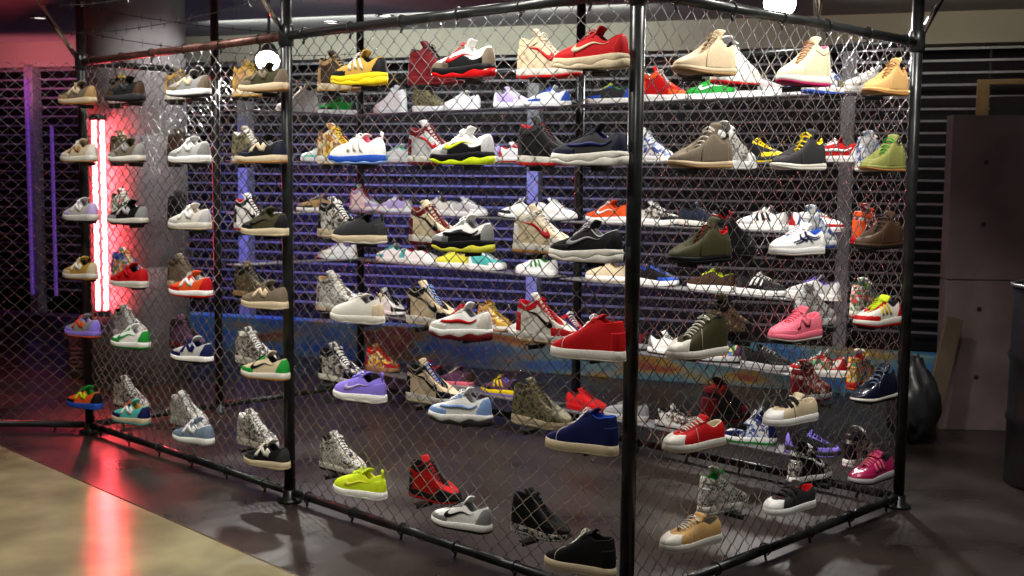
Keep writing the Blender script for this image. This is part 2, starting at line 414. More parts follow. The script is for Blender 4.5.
WP, WV, WR = .09, .078, .0029
def wire_mesh(length, z0, z1):
    """interlinked zigzag wires, one object: the weave of one panel"""
    bm = bmesh.new()
    nw = int(length / (WP / 2)); st = length / nw
    nz = int((z1 - z0) / (WV / 2))
    vz = (z1 - z0) / nz
    for k in range(nw):
        prev = None
        for j in range(nz + 1):
            side = (j + k) % 2
            x = (k + side) * st
            y = (.003 if side else -.003)
            z = z0 + j * vz
            x += (-.0006 if side == 0 else .0006)
            ring = [bm.verts.new((x, y - WR, z)), bm.verts.new((x + WR, y, z)), bm.verts.new((x, y + WR, z)), bm.verts.new((x - WR, y, z))]
            if prev:
                for i in range(4): bm.faces.new((prev[i], prev[(i + 1) % 4], ring[(i + 1) % 4], ring[i]))
            prev = ring
    return bm
def panel(P, d, length, label, brackets=(), rail=m_steel, shelves=(), top=True, outer_sign=1, toprail=True):
    """local x runs along the fence, local y = left of that direction"""
    ang = math.atan2(d.y, d.x)
    t = thing('chain_link_panel', label, 'fence panel', P, ang, 'chain link panels of the cage')
    e = PR + .0115
    if toprail:
        bm = bmesh.new(); tube(bm, [(e, 0, ZT), (length - e, 0, ZT)], .021, 14); bm_obj('top_rail', bm, rail, t, True)
    bm = bmesh.new(); tube(bm, [(e, 0, ZB), (length - e, 0, ZB)], .021, 14); bm_obj('bottom_rail', bm, m_steel, t, True)
    bm_ = wire_mesh(length - 2 * e - .012, ZB, ZT)
    bmesh.ops.translate(bm_, verts=bm_.verts, vec=(e + .006, 0, 0))
    bm_obj('wire_mesh', bm_, m_galv, t, True)
    x = .22
    while x < length - .1:
        for z in (ZT, ZB):
            if z == ZT and not toprail: continue
            bm = bmesh.new()
            tube(bm, [(x, .026 * math.cos(q_), z + .026 * math.sin(q_)) for q_ in [2 * PI * i / 12 for i in range(12)]], .0035, 5, closed=True)
            tube(bm, [(x, 0, z - .025), (x + .01, 0, z - .05)], .006, 6)
            bm_obj('wire_tie', bm, m_steel, t, True)
        x += .36
    for (x, y0, y1, z) in brackets:
        bm = bmesh.new(); box(bm, (x - .02, y0, z - .006), (x + .02, y1, z - .0005))
        box(bm, (x - .004, y0 * .7, z - .022), (x + .004, y1 * .7, z - .006))
        bm_obj('shoe_bracket', bm, m_steel, t)
    for (x0, x1, y0, y1, z) in shelves:
        bm = bmesh.new(); box(bm, (x0, y0, z - .009), (x1, y1, z - .0005), .002)
        bm_obj('shelf', bm, mat('grey_shelf', (.13, .13, .135), .4, .2), t)
    return t

# ------------------------------------------------------------------ sneakers: one annulus-shaped upper from sole edge to topline, plus parts
OUT = [(.146, 0), (.140, .021), (.113, .041), (.072, .0485), (.030, .046), (-.020, .0385), (-.068, .035), (-.108, .034), (-.134, .024), (-.145, 0)]
def cr(tab, p):
    """Catmull-Rom through rows of tab, p in 0..len-1"""
    n = len(tab); i = min(int(p), n - 2); f = p - i
    P = [np.array(tab[max(0, min(n - 1, k))], float) for k in (i - 1, i, i + 1, i + 2)]
    return .5 * ((2 * P[1]) + (-P[0] + P[2]) * f + (2 * P[0] - 5 * P[1] + 4 * P[2] - P[3]) * f * f + (-P[0] + 3 * P[1] - 3 * P[2] + P[3]) * f ** 3)
def tl(x0, zv, zf, zl, zh, xf=-.022, yw=.024, xh=-.126):
    """topline: vamp point, throat edge, collar front, collar side, heel"""
    m = lambda a, b, t: a + (b - a) * t
    return [(x0, 0, zv), (x0 - .003, .009, zv + .001), (m(x0, xf, .2), .0145, m(zv, zf, .22)), (m(x0, xf, .42), .017, m(zv, zf, .45)), (m(x0, xf, .68), .0185, m(zv, zf, .73)),
            (xf, .021, zf), (m(xf, xh, .42), yw + .003, zl), (m(xf, xh, .74), yw, m(zl, zh, .55)), (xh + .005, yw * .62, zh - .002), (xh, 0, zh)]
# sole heights (bottom toe spring, top at toe / ball / waist / heel)
TYPES = {
 'run':    dict(top=tl(.058, .070, .112, .084, .106), zs=(.028, .026, .031, .037), spring=.013, flare=1.05, split=(.3, .3, .25, .3), tongue=.026, wave=.0, toe=.6),
 'air':    dict(top=tl(.054, .079, .122, .092, .116), zs=(.034, .034, .040, .047), spring=.014, flare=1.08, split=(.45, .42, .4, .62), tongue=.028, wave=.004, toe=.62),
 'knit':   dict(top=tl(.040, .090, .114, .088, .112, -.03), zs=(.026, .028, .032, .036), spring=.016, flare=1.07, split=(.25, .25, .25, .25), tongue=.016, wave=.003, toe=.48),
 'court':  dict(top=tl(.062, .074, .104, .080, .098), zs=(.027, .027, .028, .030), spring=.006, flare=1.03, split=(.3, .3, .3, .3), tongue=.026, wave=0, toe=.62),
 'canvas': dict(top=tl(.070, .066, .100, .076, .092), zs=(.028, .027, .028, .030), spring=.005, flare=1.05, split=(.22, .22, .22, .22), tongue=.022, wave=0, toe=.68),
 'chuck':  dict(top=tl(.070, .066, .140, .136, .142, -.040, .027), zs=(.028, .027, .028, .030), spring=.005, flare=1.05, split=(.22, .22, .22, .22), tongue=.014, wave=0, toe=.68),
 'mid':    dict(top=tl(.050, .072, .150, .134, .142, -.036, .028, -.132), zs=(.034, .033, .034, .036), spring=.004, flare=1.05, split=(.18, .18, .18, .18), tongue=.014, wave=0, toe=.64),
 'high':   dict(top=tl(.044, .076, .168, .146, .164, -.040, .028, -.128), zs=(.030, .030, .034, .038), spring=.010, flare=1.05, split=(.35, .35, .35, .35), tongue=.030, wave=0, toe=.6),
 'boot':   dict(top=tl(.020, .064, .136, .102, .114, -.046, .025), zs=(.019, .019, .021, .026), spring=.012, flare=1.05, split=(.5, .5, .5, .5), tongue=.030, wave=0, toe=.68),
}
NP_, NV_ = 40, 14
def surf_fn(T):
    zs = T['zs']
    def zsole(x):
        return float(np.interp(x, [-.145, -.10, -.02, .06, .146], [zs[3], zs[3], zs[2], zs[1], zs[0] + T['spring'] * .55]))
    def S(p, v):
        s = 1 if p >= 0 else -1; ap = min(1, abs(p)) * 9
        b = cr(OUT, ap); t = cr(T['top'], ap)
        if abs(p) < 1e-9 or abs(p) >= 1: b[1] = 0; t[1] = 0
        x = b[0] * .985; y = max(0, b[1]) * .965
        B = np.array([x, y, zsole(x) - .003]); TT = np.array([t[0], max(0, t[1]), t[2]])
        D = B - TT; H = TT[2] - B[2]; D[2] = 0
        P1 = B + np.array([D[0] * .05, D[1] * .12, T['toe'] * H])
        P2 = TT + D * .5 + np.array([0, 0, -.2 * H])
        w = 1 - v
        q = w ** 3 * B + 3 * w * w * v * P1 + 3 * w * v * v * P2 + v ** 3 * TT
        q[1] *= s
        return q
    return S, zsole
def grid_mesh(name, rows, closed=False, thick=0):
    bm = bmesh.new()
    vs = [[bm.verts.new(tuple(p)) for p in r] for r in rows]
    for i in range(len(rows) - (0 if closed else 1)):
        a = vs[i]; b = vs[(i + 1) % len(rows)]
        for j in range(len(a) - 1): bm.faces.new((a[j], b[j], b[j + 1], a[j + 1]))
    return finish(bm, name)
def finish(bm, name, weld=True):
    if weld: bmesh.ops.remove_doubles(bm, verts=bm.verts, dist=1e-5)
    bmesh.ops.recalc_face_normals(bm, faces=bm.faces)
    me = bpy.data.meshes.new(name); bm.to_mesh(me); bm.free()
    for p in me.polygons: p.use_smooth = True
    me.materials.append(None)
    return me
def normal_at(S, p, v):
    e = 2e-3
    v0, v1 = max(0, v - e), min(1, v + e)
    q = S(p, v); a = S(min(p + e, .999), v) - S(max(p - e, -.999), v); b = S(p, v1) - S(p, v0)
    n = np.cross(a, b); L = np.linalg.norm(n)
    if L < 1e-12: return np.array([0, 0, 1.])
    n /= L
    c = np.array([q[0] * .8, 0, .02])
    if np.dot(n, q - c) < 0: n = -n
    return n
def patches(S, name, mask, off=.0013, n=96, m=18, weld=True):
    """overlay sheet lying on the upper where mask(|p|, v) holds"""
    bm = bmesh.new(); cache = {}
    def V(i, j):
        if (i, j) not in cache:
            p = -1 + 2 * i / n; v = j / m
            cache[(i, j)] = bm.verts.new(tuple(S(p, v) + normal_at(S, p, v) * off))
        return cache[(i, j)]
    for i in range(n):
        for j in range(m):
            if mask(abs(-1 + 2 * (i + .5) / n), (j + .5) / m):
                bm.faces.new((V(i, j), V(i + 1, j), V(i + 1, j + 1), V(i, j + 1)))
    g = bm.faces[:]
    bmesh.ops.recalc_face_normals(bm, faces=g)
    bmesh.ops.solidify(bm, geom=g, thickness=.0016)
    return finish(bm, name, weld)
def mark_mesh(S, kind, side):
    """side mark made of ribbons laid on the quarter; coordinates X front->back, Z up"""
    bm = bmesh.new()
    def pt(X, Z, off): 
        p = (.36 + .36 * X) * side; v = .2 + .62 * Z
        return tuple(S(p, v) + normal_at(S, p, v) * off)
    def ribbon(A, Bp, sub=4):
        def res(L):
            L = np.array(L, float); k = np.linspace(0, len(L) - 1, (len(L) - 1) * sub + 1)
            return [cr(L, x) for x in k] if len(L) > 2 else [L[0] + (L[1] - L[0]) * x for x in k]
        A, Bp = res(A), res(Bp); prev = None
        for a, b in zip(A, Bp):
            c = [bm.verts.new(pt(a[0] + (b[0] - a[0]) * f, a[1] + (b[1] - a[1]) * f, .0026)) for f in (0, .5, 1)]
            if prev:
                for i in range(2): bm.faces.new((prev[i], prev[i + 1], c[i + 1], c[i]))
            prev = c
    if kind == 'sw':
        ribbon([(.1, .72), (.02, .48), (.01, .22), (.1, .04), (.24, .03), (.5, .24), (.76, .58), (1.02, 1.0)],
               [(.12, .72), (.09, .54), (.12, .36), (.2, .27), (.3, .27), (.52, .41), (.77, .68), (1.02, 1.01)])
    elif kind == 'N':
        ribbon([(.12, .05), (.2, .98)], [(.28, .05), (.36, .98)])
        ribbon([(.54, .05), (.62, .98)], [(.7, .05), (.78, .98)])
        ribbon([(.22, .98), (.52, .05)], [(.38, .98), (.68, .05)])
    elif kind == 'st':
        for k in range(3): ribbon([(.1 + k * .2, .95), (.26 + k * .2, .02)], [(.2 + k * .2, .95), (.36 + k * .2, .02)])
    elif kind == 'ti':
        ribbon([(.15, .9), (.2, .4), (.5, .05)], [(.23, .9), (.28, .45), (.54, .1)])
        ribbon([(.42, .95), (.45, .5), (.72, .05)], [(.5, .95), (.53, .52), (.77, .08)])
        ribbon([(-.1, .15), (.4, .35), (1.05, .85)], [(-.1, .23), (.4, .45), (1.05, .95)])
        ribbon([(.0, .0), (.5, .2), (1.1, .6)], [(.0, .08), (.5, .29), (1.1, .7)])
    elif kind == 'bar':
        ribbon([(-.15, .5), (.3, .3), (.7, .35), (1.1, .75)], [(-.15, .3), (.3, .08), (.7, .1), (1.1, .5)])
    g = bm.faces[:]
    bmesh.ops.recalc_face_normals(bm, faces=g)
    bmesh.ops.solidify(bm, geom=g, thickness=.0012)
    return finish(bm, 'side_mark', False)
def sole_meshes(T, zsole):
    M = 72
    def outline(k):
        p = -1 + 2 * k / M; s = 1 if p >= 0 else -1
        b = cr(OUT, abs(p) * 9); y = max(0, b[1]) if 0 < abs(p) < 1 else 0
        return b[0], y * s
    def bot(x):
        return T['spring'] * (max(0, (x - .05) / .096) ** 1.7) + .004 * max(0, (-x - .1) / .045) ** 2 * (T['spring'] > .008)
    sp = T['split']
    def split(x):
        f = float(np.interp(x, [-.145, -.08, -.02, .06, .146], [sp[3], sp[3], sp[2], sp[1], sp[0]]))
        z = bot(x) + (zsole(x) - bot(x)) * f
        return z + T['wave'] * math.sin(x * 75)
    F = T['flare']
    def loop(zf, sx, sy):
        r = []
        for k in range(M):
            x, y = outline(k); r.append((x * sx, y * sy, zf(x)))
        return r
    def loft(name, loops):
        bm = bmesh.new(); vs = [[bm.verts.new(p) for p in l] for l in loops]
        for a, b in zip(vs[:-1], vs[1:]):
            for k in range(M): bm.faces.new((a[k], a[(k + 1) % M], b[(k + 1) % M], b[k]))
        # flat-ish caps as quad strips across
        for lp, fl in ((vs[0], 0), (vs[-1], 1)):
            h = M // 2
            for k in range(1, h):
                q = [lp[k], lp[k + 1], lp[(M - k - 1) % M], lp[M - k]]
                q = list(dict.fromkeys(q))
                if len(q) >= 3: bm.faces.new(q)
            q = list(dict.fromkeys([lp[0], lp[1], lp[M - 1]])); bm.faces.new(q)
        me = finish(bm, name)
        return me
    mid = loft('midsole', [loop(lambda x: split(x) - .0005, .99 * F ** .3, F * .97), loop(lambda x: split(x) + .002, 1.0 * F ** .4, F),
                           loop(lambda x: split(x) * .4 + zsole(x) * .6, F ** .3, F * 1.0), loop(lambda x: zsole(x) + .001, 1.0, F * .985), loop(lambda x: zsole(x) + .003, .985, F * .955)])
    out = loft('outsole', [loop(bot, .97, F * .93), loop(lambda x: bot(x) + .003, .99 * F ** .35, F * .985), loop(lambda x: split(x) - .001, 1.0 * F ** .4, F * .995), loop(lambda x: split(x) + .001, .98, F * .96)])
    return mid, out
def lace_mesh(T, rows, strap=False, bow=True):
    bm = bmesh.new()
    for k in range(rows):
        a = 1.4 + 3.5 * (k + .3) / rows
        t = cr(T['top'], a); t2 = cr(T['top'], min(a + .3, 5))
        pts = []
        for f in np.linspace(-1, 1, 9):
            y = (abs(t[1]) + (.020 if strap else .005)) * f
            drop = (.016 if strap else .003) * abs(f) ** 2.2
            pts.append((t[0] + (.001 if k % 2 else -.001) * f, y, t[2] + .006 - drop + .004 * (1 - f * f)))
        if strap:
            prev = None
            dx = np.array([t2[0] - t[0], 0, t2[2] - t[2]]); dx = dx / np.linalg.norm(dx) * .0085
            for p in pts:
                r = [bm.verts.new(tuple(np.array(p) + dx * s + np.array([0, 0, h]))) for s, h in ((-1, 0), (-1, .003), (1, .003), (1, 0))]
                if prev:
                    for i in range(4): bm.faces.new((prev[i], prev[(i + 1) % 4], r[(i + 1) % 4], r[i]))
                else: bm.faces.new(r)
                prev = r
            bm.faces.new(prev[::-1])
        else:
            tube(bm, pts, .003, 6)
    if not strap and bow:
        t = cr(T['top'], 4.7)
        for s in (-1, 1):
            pts = [(t[0] + .006 + .012 * math.sin(u * PI * 2) * .5 , s * (.004 + .024 * math.sin(u * PI)), t[2] + .014 - .012 * math.sin(u * PI) + .002 * math.cos(u * PI * 2)) for u in np.linspace(0, 1, 10)]
            tube(bm, pts, .0017, 5)
    return finish(bm, 'straps' if strap else 'laces', False)
def tongue_mesh(T):
    t0 = np.array(T['top'][0]); t5 = np.array(T['top'][5]); bm = bmesh.new(); prev = None
    N = 12
    for i in range(N + 1):
        f = i / N
        if f < .72:
            q = cr(T['top'], 5 * f / .72); x, z = q[0], q[2] - .001
            if f == 0: x += .012; z -= .012
        else:
            g = (f - .72) / .28; x = t5[0] - .010 * g - .006 * g * g; z = t5[2] + T['tongue'] * g
        w = .018 + .010 * f
        th = .0055
        row = []
        for s in np.linspace(-1, 1, 7):
            row.append((x - .006 * s * s * f, w * s, z - .006 * s * s))
        for s in np.linspace(1, -1, 7):
            row.append((x - .006 * s * s * f - .006 * f, w * s * .97, z - .006 * s * s - th * (1 - f * .5)))
        r = [bm.verts.new(p) for p in row]
        if prev:
            for k in range(14): bm.faces.new((prev[k], prev[(k + 1) % 14], r[(k + 1) % 14], r[k]))
        else: bm.faces.new(r)
        prev = r
    bm.faces.new(prev[::-1])
    return finish(bm, 'tongue')
def build_type(k):
    T = TYPES[k]; S, zsole = surf_fn(T)
    base = 'canvas' if k == 'velcro' else k
    n = NP_ * 2
    rows = [[S(-1 + 2 * i / n, (j / NV_)) for j in range(NV_ + 1)] for i in range(n)]
    parts = []
    parts.append(('upper', None, grid_mesh('upper', rows, True), 'upper'))
    # lining: over the padded rim and down inside
    rows = []
    for i in range(n):
        p = -1 + 2 * i / n
        t = S(p, 1); b = S(p, 0)
        cx = max(-.07, min(.03, t[0] * .5 - .02)); c = np.array([cx, 0, t[2]])
        d = c - t; d[2] = 0; L = np.linalg.norm(d); d = d / max(L, 1e-6)
        I = np.array([b[0] * .72 - .005, b[1] * .6, zsole(b[0]) + .010])
        r = [t, t + d * .0015 + np.array([0, 0, .0016]), t + d * .0045 + np.array([0, 0, .001]), t + d * .006 - np.array([0, 0, .006])]
        q = r[-1]
        for f in (.35, .7, 1): r.append(q + (I - q) * f)
        r.append(np.array([I[0], 0, I[2] - .002]))
        rows.append(r)
    parts.append(('lining', None, grid_mesh('lining', rows, True), 'lining'))
    mid, out = sole_meshes(T, zsole)
    parts.append(('midsole', None, mid, 'midsole')); parts.append(('outsole', None, out, 'outsole'))
    parts.append(('tongue', None, tongue_mesh(T), 'tongue'))
    if k in ('run', 'air', 'court'):
        parts.append(('toe_overlay', None, patches(S, 'toe_overlay', lambda p, v: p < .42 and v < .4 - .55 * max(0, p - .1) and (k != 'court' or v < .2)), 'overlay'))
        parts.append(('heel_counter', None, patches(S, 'heel_counter', lambda p, v: p > .72 + .16 * v and v < .9), 'overlay'))
        parts.append(('eyestay', None, patches(S, 'eyestay', lambda p, v: .06 < p < .56 and v > .78 - .5 * max(0, p - .4)), 'overlay'))
        if k == 'air':
            parts.append(('side_panel', None, patches(S, 'side_panel', lambda p, v: .34 < p < .80 and v < .34 + .25 * max(0, .55 - abs(p - .5) * 4)), 'midsole'))
    elif k in ('high', 'mid', 'boot'):
        if k == 'high':
            parts.append(('toe_overlay', None, patches(S, 'toe_overlay', lambda p, v: p < .40 and v < .36 - .4 * max(0, p - .15)), 'overlay'))
            parts.append(('collar_band', None, patches(S, 'collar_band', lambda p, v: p > .56 and .66 < v < .97), 'overlay'))
        parts.append(('heel_counter', None, patches(S, 'heel_counter', lambda p, v: p > .78 and v < .5), 'overlay' if k == 'high' else 'upper'))
        parts.append(('eyestay', None, patches(S, 'eyestay', lambda p, v: .08 < p < .57 and v > .80), 'overlay' if k == 'high' else 'upper'))
    elif k in ('canvas', 'chuck'):
        parts.append(('toe_cap', None, patches(S, 'toe_cap', lambda p, v: p < .27 and v < .74 - 1.2 * max(0, p - .12), .002), 'cap'))
        parts.append(('eyestay', None, patches(S, 'eyestay', lambda p, v: .1 < p < .57 and v > .82), 'upper'))
        parts.append(('heel_strip', None, patches(S, 'heel_strip', lambda p, v: p > .95), 'upper'))
    elif k == 'knit':
        parts.append(('heel_counter', None, patches(S, 'heel_counter', lambda p, v: p > .8 and v < .6), 'overlay'))
        bm = bmesh.new(); t = T['top'][9]
        for y in (-1,):
            tube(bm, [(t[0] - .002, .0, t[2] - .02), (t[0] - .006, 0, t[2] + .006), (t[0] - .008, 0, t[2] + .02), (t[0] - .003, 0, t[2] + .023), (t[0] + .002, 0, t[2] + .006)], .0045, 8)
        parts.append(('pull_tab', None, finish(bm, 'pull_tab', False), 'overlay'))
    if k in ('mid', 'canvas', 'chuck'):
        bm = bmesh.new()
        for sd in (-1, 1):
            for p0_ in ((.31,) if k == 'mid' else (.46,)):
                tube(bm, [tuple(S(sd * (p0_ - .05 * v), v) + normal_at(S, sd * (p0_ - .05 * v), v) * .0012) for v in np.linspace(.05, .8, 8)], .0011, 5)
        parts.append(('seam', None, finish(bm, 'seam', False), 'laces'))
    if k == 'boot':
        parts.append(('quarter_panel', None, patches(S, 'quarter_panel', lambda p, v: p > .415 and p < .77 and v < .79, .0022), 'upper'))
        bm = bmesh.new(); t = T['top'][9]
        tube(bm, [(t[0] - .003, 0, t[2] - .03), (t[0] - .006, 0, t[2]), (t[0] - .003, 0, t[2] + .012), (t[0] + .004, 0, t[2] + .002)], .004, 8)
        parts.append(('pull_tab', None, finish(bm, 'pull_tab', False), 'lining'))
    nl = dict(run=5, air=5, knit=3, court=5, canvas=6, chuck=7, mid=5, high=7, boot=4)[k]
    parts.append(('laces', None, lace_mesh(T, nl), 'laces'))
    return S, parts
PROTO = {}
STITCHED = ('toe_overlay', 'heel_counter', 'eyestay', 'collar_band', 'side_panel', 'toe_cap', 'heel_strip', 'seam', 'quarter_panel', 'lining')
for k in TYPES: PROTO[k] = build_type(k)
STRAPS = lace_mesh(TYPES['canvas'], 3, True)
MARKS = {}
NAMES = dict(run='running_shoe', air='running_shoe', knit='knit_sneaker', court='court_sneaker', canvas='canvas_sneaker', chuck='canvas_high_top', mid='suede_high_top', high='high_top_sneaker',
             boot='lace_up_boot', velcro='strap_sneaker')
CATS = dict(run='running shoe', air='running shoe', knit='sneaker', court='sneaker', canvas='sneaker', chuck='high top', mid='high top', high='high top', boot='boot', velcro='sneaker')
def shoe(spec, where, loc, ang, group, scale=1.0):
    kind, look, cols, mk = spec.split('|')
    cols = cols.split(',')     # upper, overlay, midsole, outsole, laces, lining, mark
    role = dict(zip(('upper', 'overlay', 'midsole', 'outsole', 'laces', 'lining', 'mark'), cols))
    role['tongue'] = cols[7] if len(cols) > 7 else role['upper']
    role['cap'] = role['midsole']
    root = thing(NAMES[kind], look + ' ' + where, CATS[kind], loc, ang, group)
    root.scale = (scale,) * 3
    base = 'canvas' if kind == 'velcro' else kind
    S, parts = PROTO[base]
    upper = midsole = None
    def add(name, me, mt):
        o = bpy.data.objects.new(name, me); COL.objects.link(o); o.parent = root
        o.material_slots[0].link = 'OBJECT'; o.material_slots[0].material = mt
        return o
    for name, _, me, rl in parts:
        if kind == 'velcro' and name == 'laces':
            add('straps', STRAPS, colmat(role['laces'], 'laces')); continue
        if name == 'side_panel' and cols[2] != 'K': continue
        fin = {'tongue': 'upper', 'cap': 'midsole'}.get(rl, rl)
        o = add(name, me, colmat(role[rl], fin))
        if name == 'upper': upper = o
        elif name == 'midsole': midsole = o
        elif name in STITCHED: o.parent = upper
        elif name == 'outsole': o.parent = midsole
    if mk != '-':
        for sd in (-1, 1):
            key = (base, mk, sd)
            if key not in MARKS: MARKS[key] = mark_mesh(S, mk, sd)
            add('side_mark', MARKS[key], colmat(role['mark'], 'mark')).parent = upper
    return root

ORD = ['first', 'second', 'third', 'fourth', 'fifth', 'sixth', 'seventh', 'eighth', 'ninth', 'tenth', 'eleventh', 'twelfth', 'thirteenth', 'fourteenth']
ROW = ['top row', 'second row', 'third row', 'fourth row', 'fifth row', 'bottom row']
# upper, overlay, midsole, outsole, laces, lining, mark[, tongue]
LEFT_OUT = [
 ['run|tan and brown running shoe|TP,T,C,GM,C,BR,C|N', 'run|beige and white running shoe|C,OW,OW,T,W,TP,T|N', 'run|pale lilac grey running shoe|LG,LV,OW,LG,W,G,W|N',
  'run|gold and cream running shoe|GO,C,OW,GM,C,BR,W|N', 'run|lavender grey and orange running shoe|G,P,P,O,O,LV,O|N', 'run|orange, green and blue running shoe|O,K,B,B,GR,GR,LM,GR|N'],
 ['run|black and brown running shoe|K,BR,DG,K,K,K,DG|N', 'run|grey brown running shoe|TP,G,OW,TP,OL,OL,G|N', 'run|black and grey running shoe|K,G,OW,K,K,K,LG|N',
  'run|red running shoe on white sole|R,R,OW,OW,R,K,R|N', 'run|white and green running shoe|W,GR,W,GR,W,LG,GR|sw', 'run|teal and orange patterned running shoe|TL,N,C,TL,O,GO,W|N'],
 ['run|tan, grey and black running shoe|G,TP,W,DG,K,K,C|N', 'run|grey and white running shoe|LG,G,W,OW,W,W,W|N', 'run|off white running shoe|OW,LG,OW,C,W,OW,W|N',
  'run|orange red and grey running shoe|O,R,W,R,LG,LG,W|N', 'run|grey and navy running shoe|LG,N,W,K,N,N,N|N', 'run|steel blue and white running shoe|SB,SB,W,G,W,W,W|N'],
 ['run|olive grey running shoe|OL,TP,BE,T,OL,OL,TP|N', 'run|black and tan running shoe|K,DN,C,GM,K,G,C|N', 'run|olive and black running shoe|OL,K,C,C,OL,OL,K|sw',
  'run|taupe suede running shoe|TP,TP,C,C,TP,TP,BE|N', 'run|cream, black and green running shoe|C,GR,OW,GM,K,K,K|sw', 'run|black and cream running shoe|K,DG,C,C,OW,K,OW,OW|N'],
 ['air|gold striped shoe on yellow sole|GO,K,Y,Y,OW,K,OW|st', 'knit|white shoe on blue sole|W,W,B,LB,W,PK,OW|st', 'knit|dark grey shoe on cream sole|DG,DG,C,OW,K,K,DG|-',
  'knit|off white suede shoe|OW,C,OW,OW,OW,G,C|-', 'knit|purple knit shoe|P,P,W,W,P,K,LV|sw', 'knit|bright yellow knit shoe|LM,LM,W,W,LM,YG,YG|sw'],
 ['air|white shoe on red air sole|W,TP,K,R*,R,W,R|sw', 'air|white shoe on lime sole|W,LG,K,LM*,W,W,LM|sw', 'air|white and grey chunky shoe|W,G,K,YG,W,G,K|bar',
  'air|white and red chunky shoe|W,OW,W,DR,R,G,R|bar', 'air|white and pale blue chunky shoe|W,LB,W,DG,W,LG,LB|bar', 'run|white, black and grey training shoe|W,G,W,K,K,G,K|sw'],
 ['air|red suede running shoe|R,R,C,C,R,DR,BE|sw', 'air|navy and black running shoe|DG,DN,OW,OW,K,N,N|bar', 'air|black shoe, grey side mark|K,K,OW,OW,LG,LG,G|sw',
  'mid|red suede high top|R,R,OW,OW,W,R,R|-', 'mid|blue suede high top|N,N,C,C,W,B,N|-', 'mid|black suede high top|K,K,C,C,OW,K,K|-'],
]
LEFT_IN = [
 None,
 ['high|black and yellow high top|DB,K,OW,K,Y,K,Y|-', 'high|olive patterned high top|DB,OL,OW,OL,C,OL,C|-', 'high|green and red floral high top|FL,FL,OW,OW,W,K,W|-',
  'high|blue and yellow patterned high top|MU,B,OW,B,Y,B,Y|-', 'high|silver white patterned high top|SN,NW,OW,OW,W,K,W|-', 'high|black and white newsprint high top|NW,SN,OW,K,W,K,W|-'],
 ['high|dark gold high top|DB,GO,OW,BR,GO,K,GO|-', 'high|dark brown high top|BR,BR,TP,BR,BR,K,T|-', 'high|black leather high top|K,K,DG,K,K,K,DG|-',
  'high|brown grey suede high top|TP,BR,BE,T,TP,BR,TP|-', 'high|dark maroon high top|PL,K,DR,K,K,K,DR|-', 'high|grey snakeskin high top|SN,SN,LG,LG,LG,LG,LG|-'],
 ['high|tan gold high top|T,GO,C,GO,Y,BR,C|-', 'high|olive camouflage high top|CA,CA,OW,T,W,W,C|-', 'high|white, black and red high top|W,K,W,R,K,R,K|sw',
  'high|black and bronze high top|DB,K,T,K,K,K,GO|-', 'high|white newsprint high top|NW,NW,OW,OW,W,OW,W|-', 'high|white netting print high top|NW,SN,OW,OW,W,W,W|-'],
 ['high|brown and cream high top|BR,T,C,T,C,BR,C|-', 'high|yellow floral high top|YF,YF,OW,C,Y,BR,Y|-', 'high|black and white floral high top|NW,K,C,C,W,K,W|-',
  'high|white and brown printed high top|SN,NW,OW,C,OW,T,W|-', 'high|black and silver printed high top|NW,K,OW,K,W,K,LG|-', 'high|white and black printed high top|SN,NW,OW,K,W,K,K|-'],
 ['high|dark burgundy high top|DR,DR,DR,DR,K,K,DR|-', 'high|burgundy and grey high top|LG,DR,OW,DR,DR,DR,R|sw', 'high|burgundy and cream high top|C,DR,OW,DR,DR,DR,K|sw',
  'high|black cream high top, sky laces|BE,K,OW,C,LB,K,K|sw', 'high|black cream high top, blue laces|BE,K,OW,C,B,K,K|sw', 'high|red and black high top|R,K,K,R,K,K,R|-'],
 ['high|cream high top with red trim|C,BE,OW,R,OW,C,R|sw', 'high|black high top with red trim|K,DG,OW,R,K,R,R|-', 'high|cream high top, red mark|C,OW,OW,GM,OW,OW,R|sw',
  'high|red, white and black high top|OW,R,OW,BE,R,R,K|sw', 'high|olive camouflage boot high top|CA,CA,C,C,OL,OL,OL|-', 'high|black patterned sole high top|K,K,NW,SN,K,K,DG|-'],
]
RIGHT_OUT = [
 ['boot|beige boot, black collar|BE,BE,BE,T,BE,K,C|-', 'boot|taupe lace up mid shoe|TP,TP,BE,T,OW,BR,C|-', 'boot|dark olive boot on black sole|OL,OL,K,K,BR,R,OL|-',
  'chuck|dark olive canvas high top|OL,OL,OW,C,OW,K,OL|-', 'canvas|red canvas sneaker|R,R,OW,C,OW,C,R|-', 'canvas|tan suede sneaker|WH,WH,OW,OW,OW,TP,WH|-'],
 ['high|cream high top on red sole|C,C,OW,MG,T,PK,BR|-', 'boot|dark grey boot with yellow collar|DG,DG,OW,OW,Y,Y,DG|-', 'court|white sneaker with blue stripes|W,W,W,OW,W,B,N|ti',
  'run|pink running shoe|PK,PK,PK,OW,PK,PK,PK|N', 'velcro|tan strap sneaker on white sole|C,C,W,W,K,C,C|-', 'velcro|dark grey strap sneaker|DG,DG,W,W,K,R,DG|-'],
 ['boot|wheat suede boot|WH,WH,WH,GM,T,GM,WH|-', 'boot|olive green suede boot|OG,OG,OG,GM,GR,OG,OG|-', 'boot|dark brown suede boot|BR,BR,BR,K,K,BR,BR|-',
  'run|cream and lime running shoe|OW,R,OW,R,LM,K,Y,LM|st', 'boot|shiny dark blue grey shoe|DN*,SB*,OW,K,SB,K,SB|-', 'run|shiny magenta running shoe|MG*,MG*,LG,DG,PK,K,PK|st'],
]
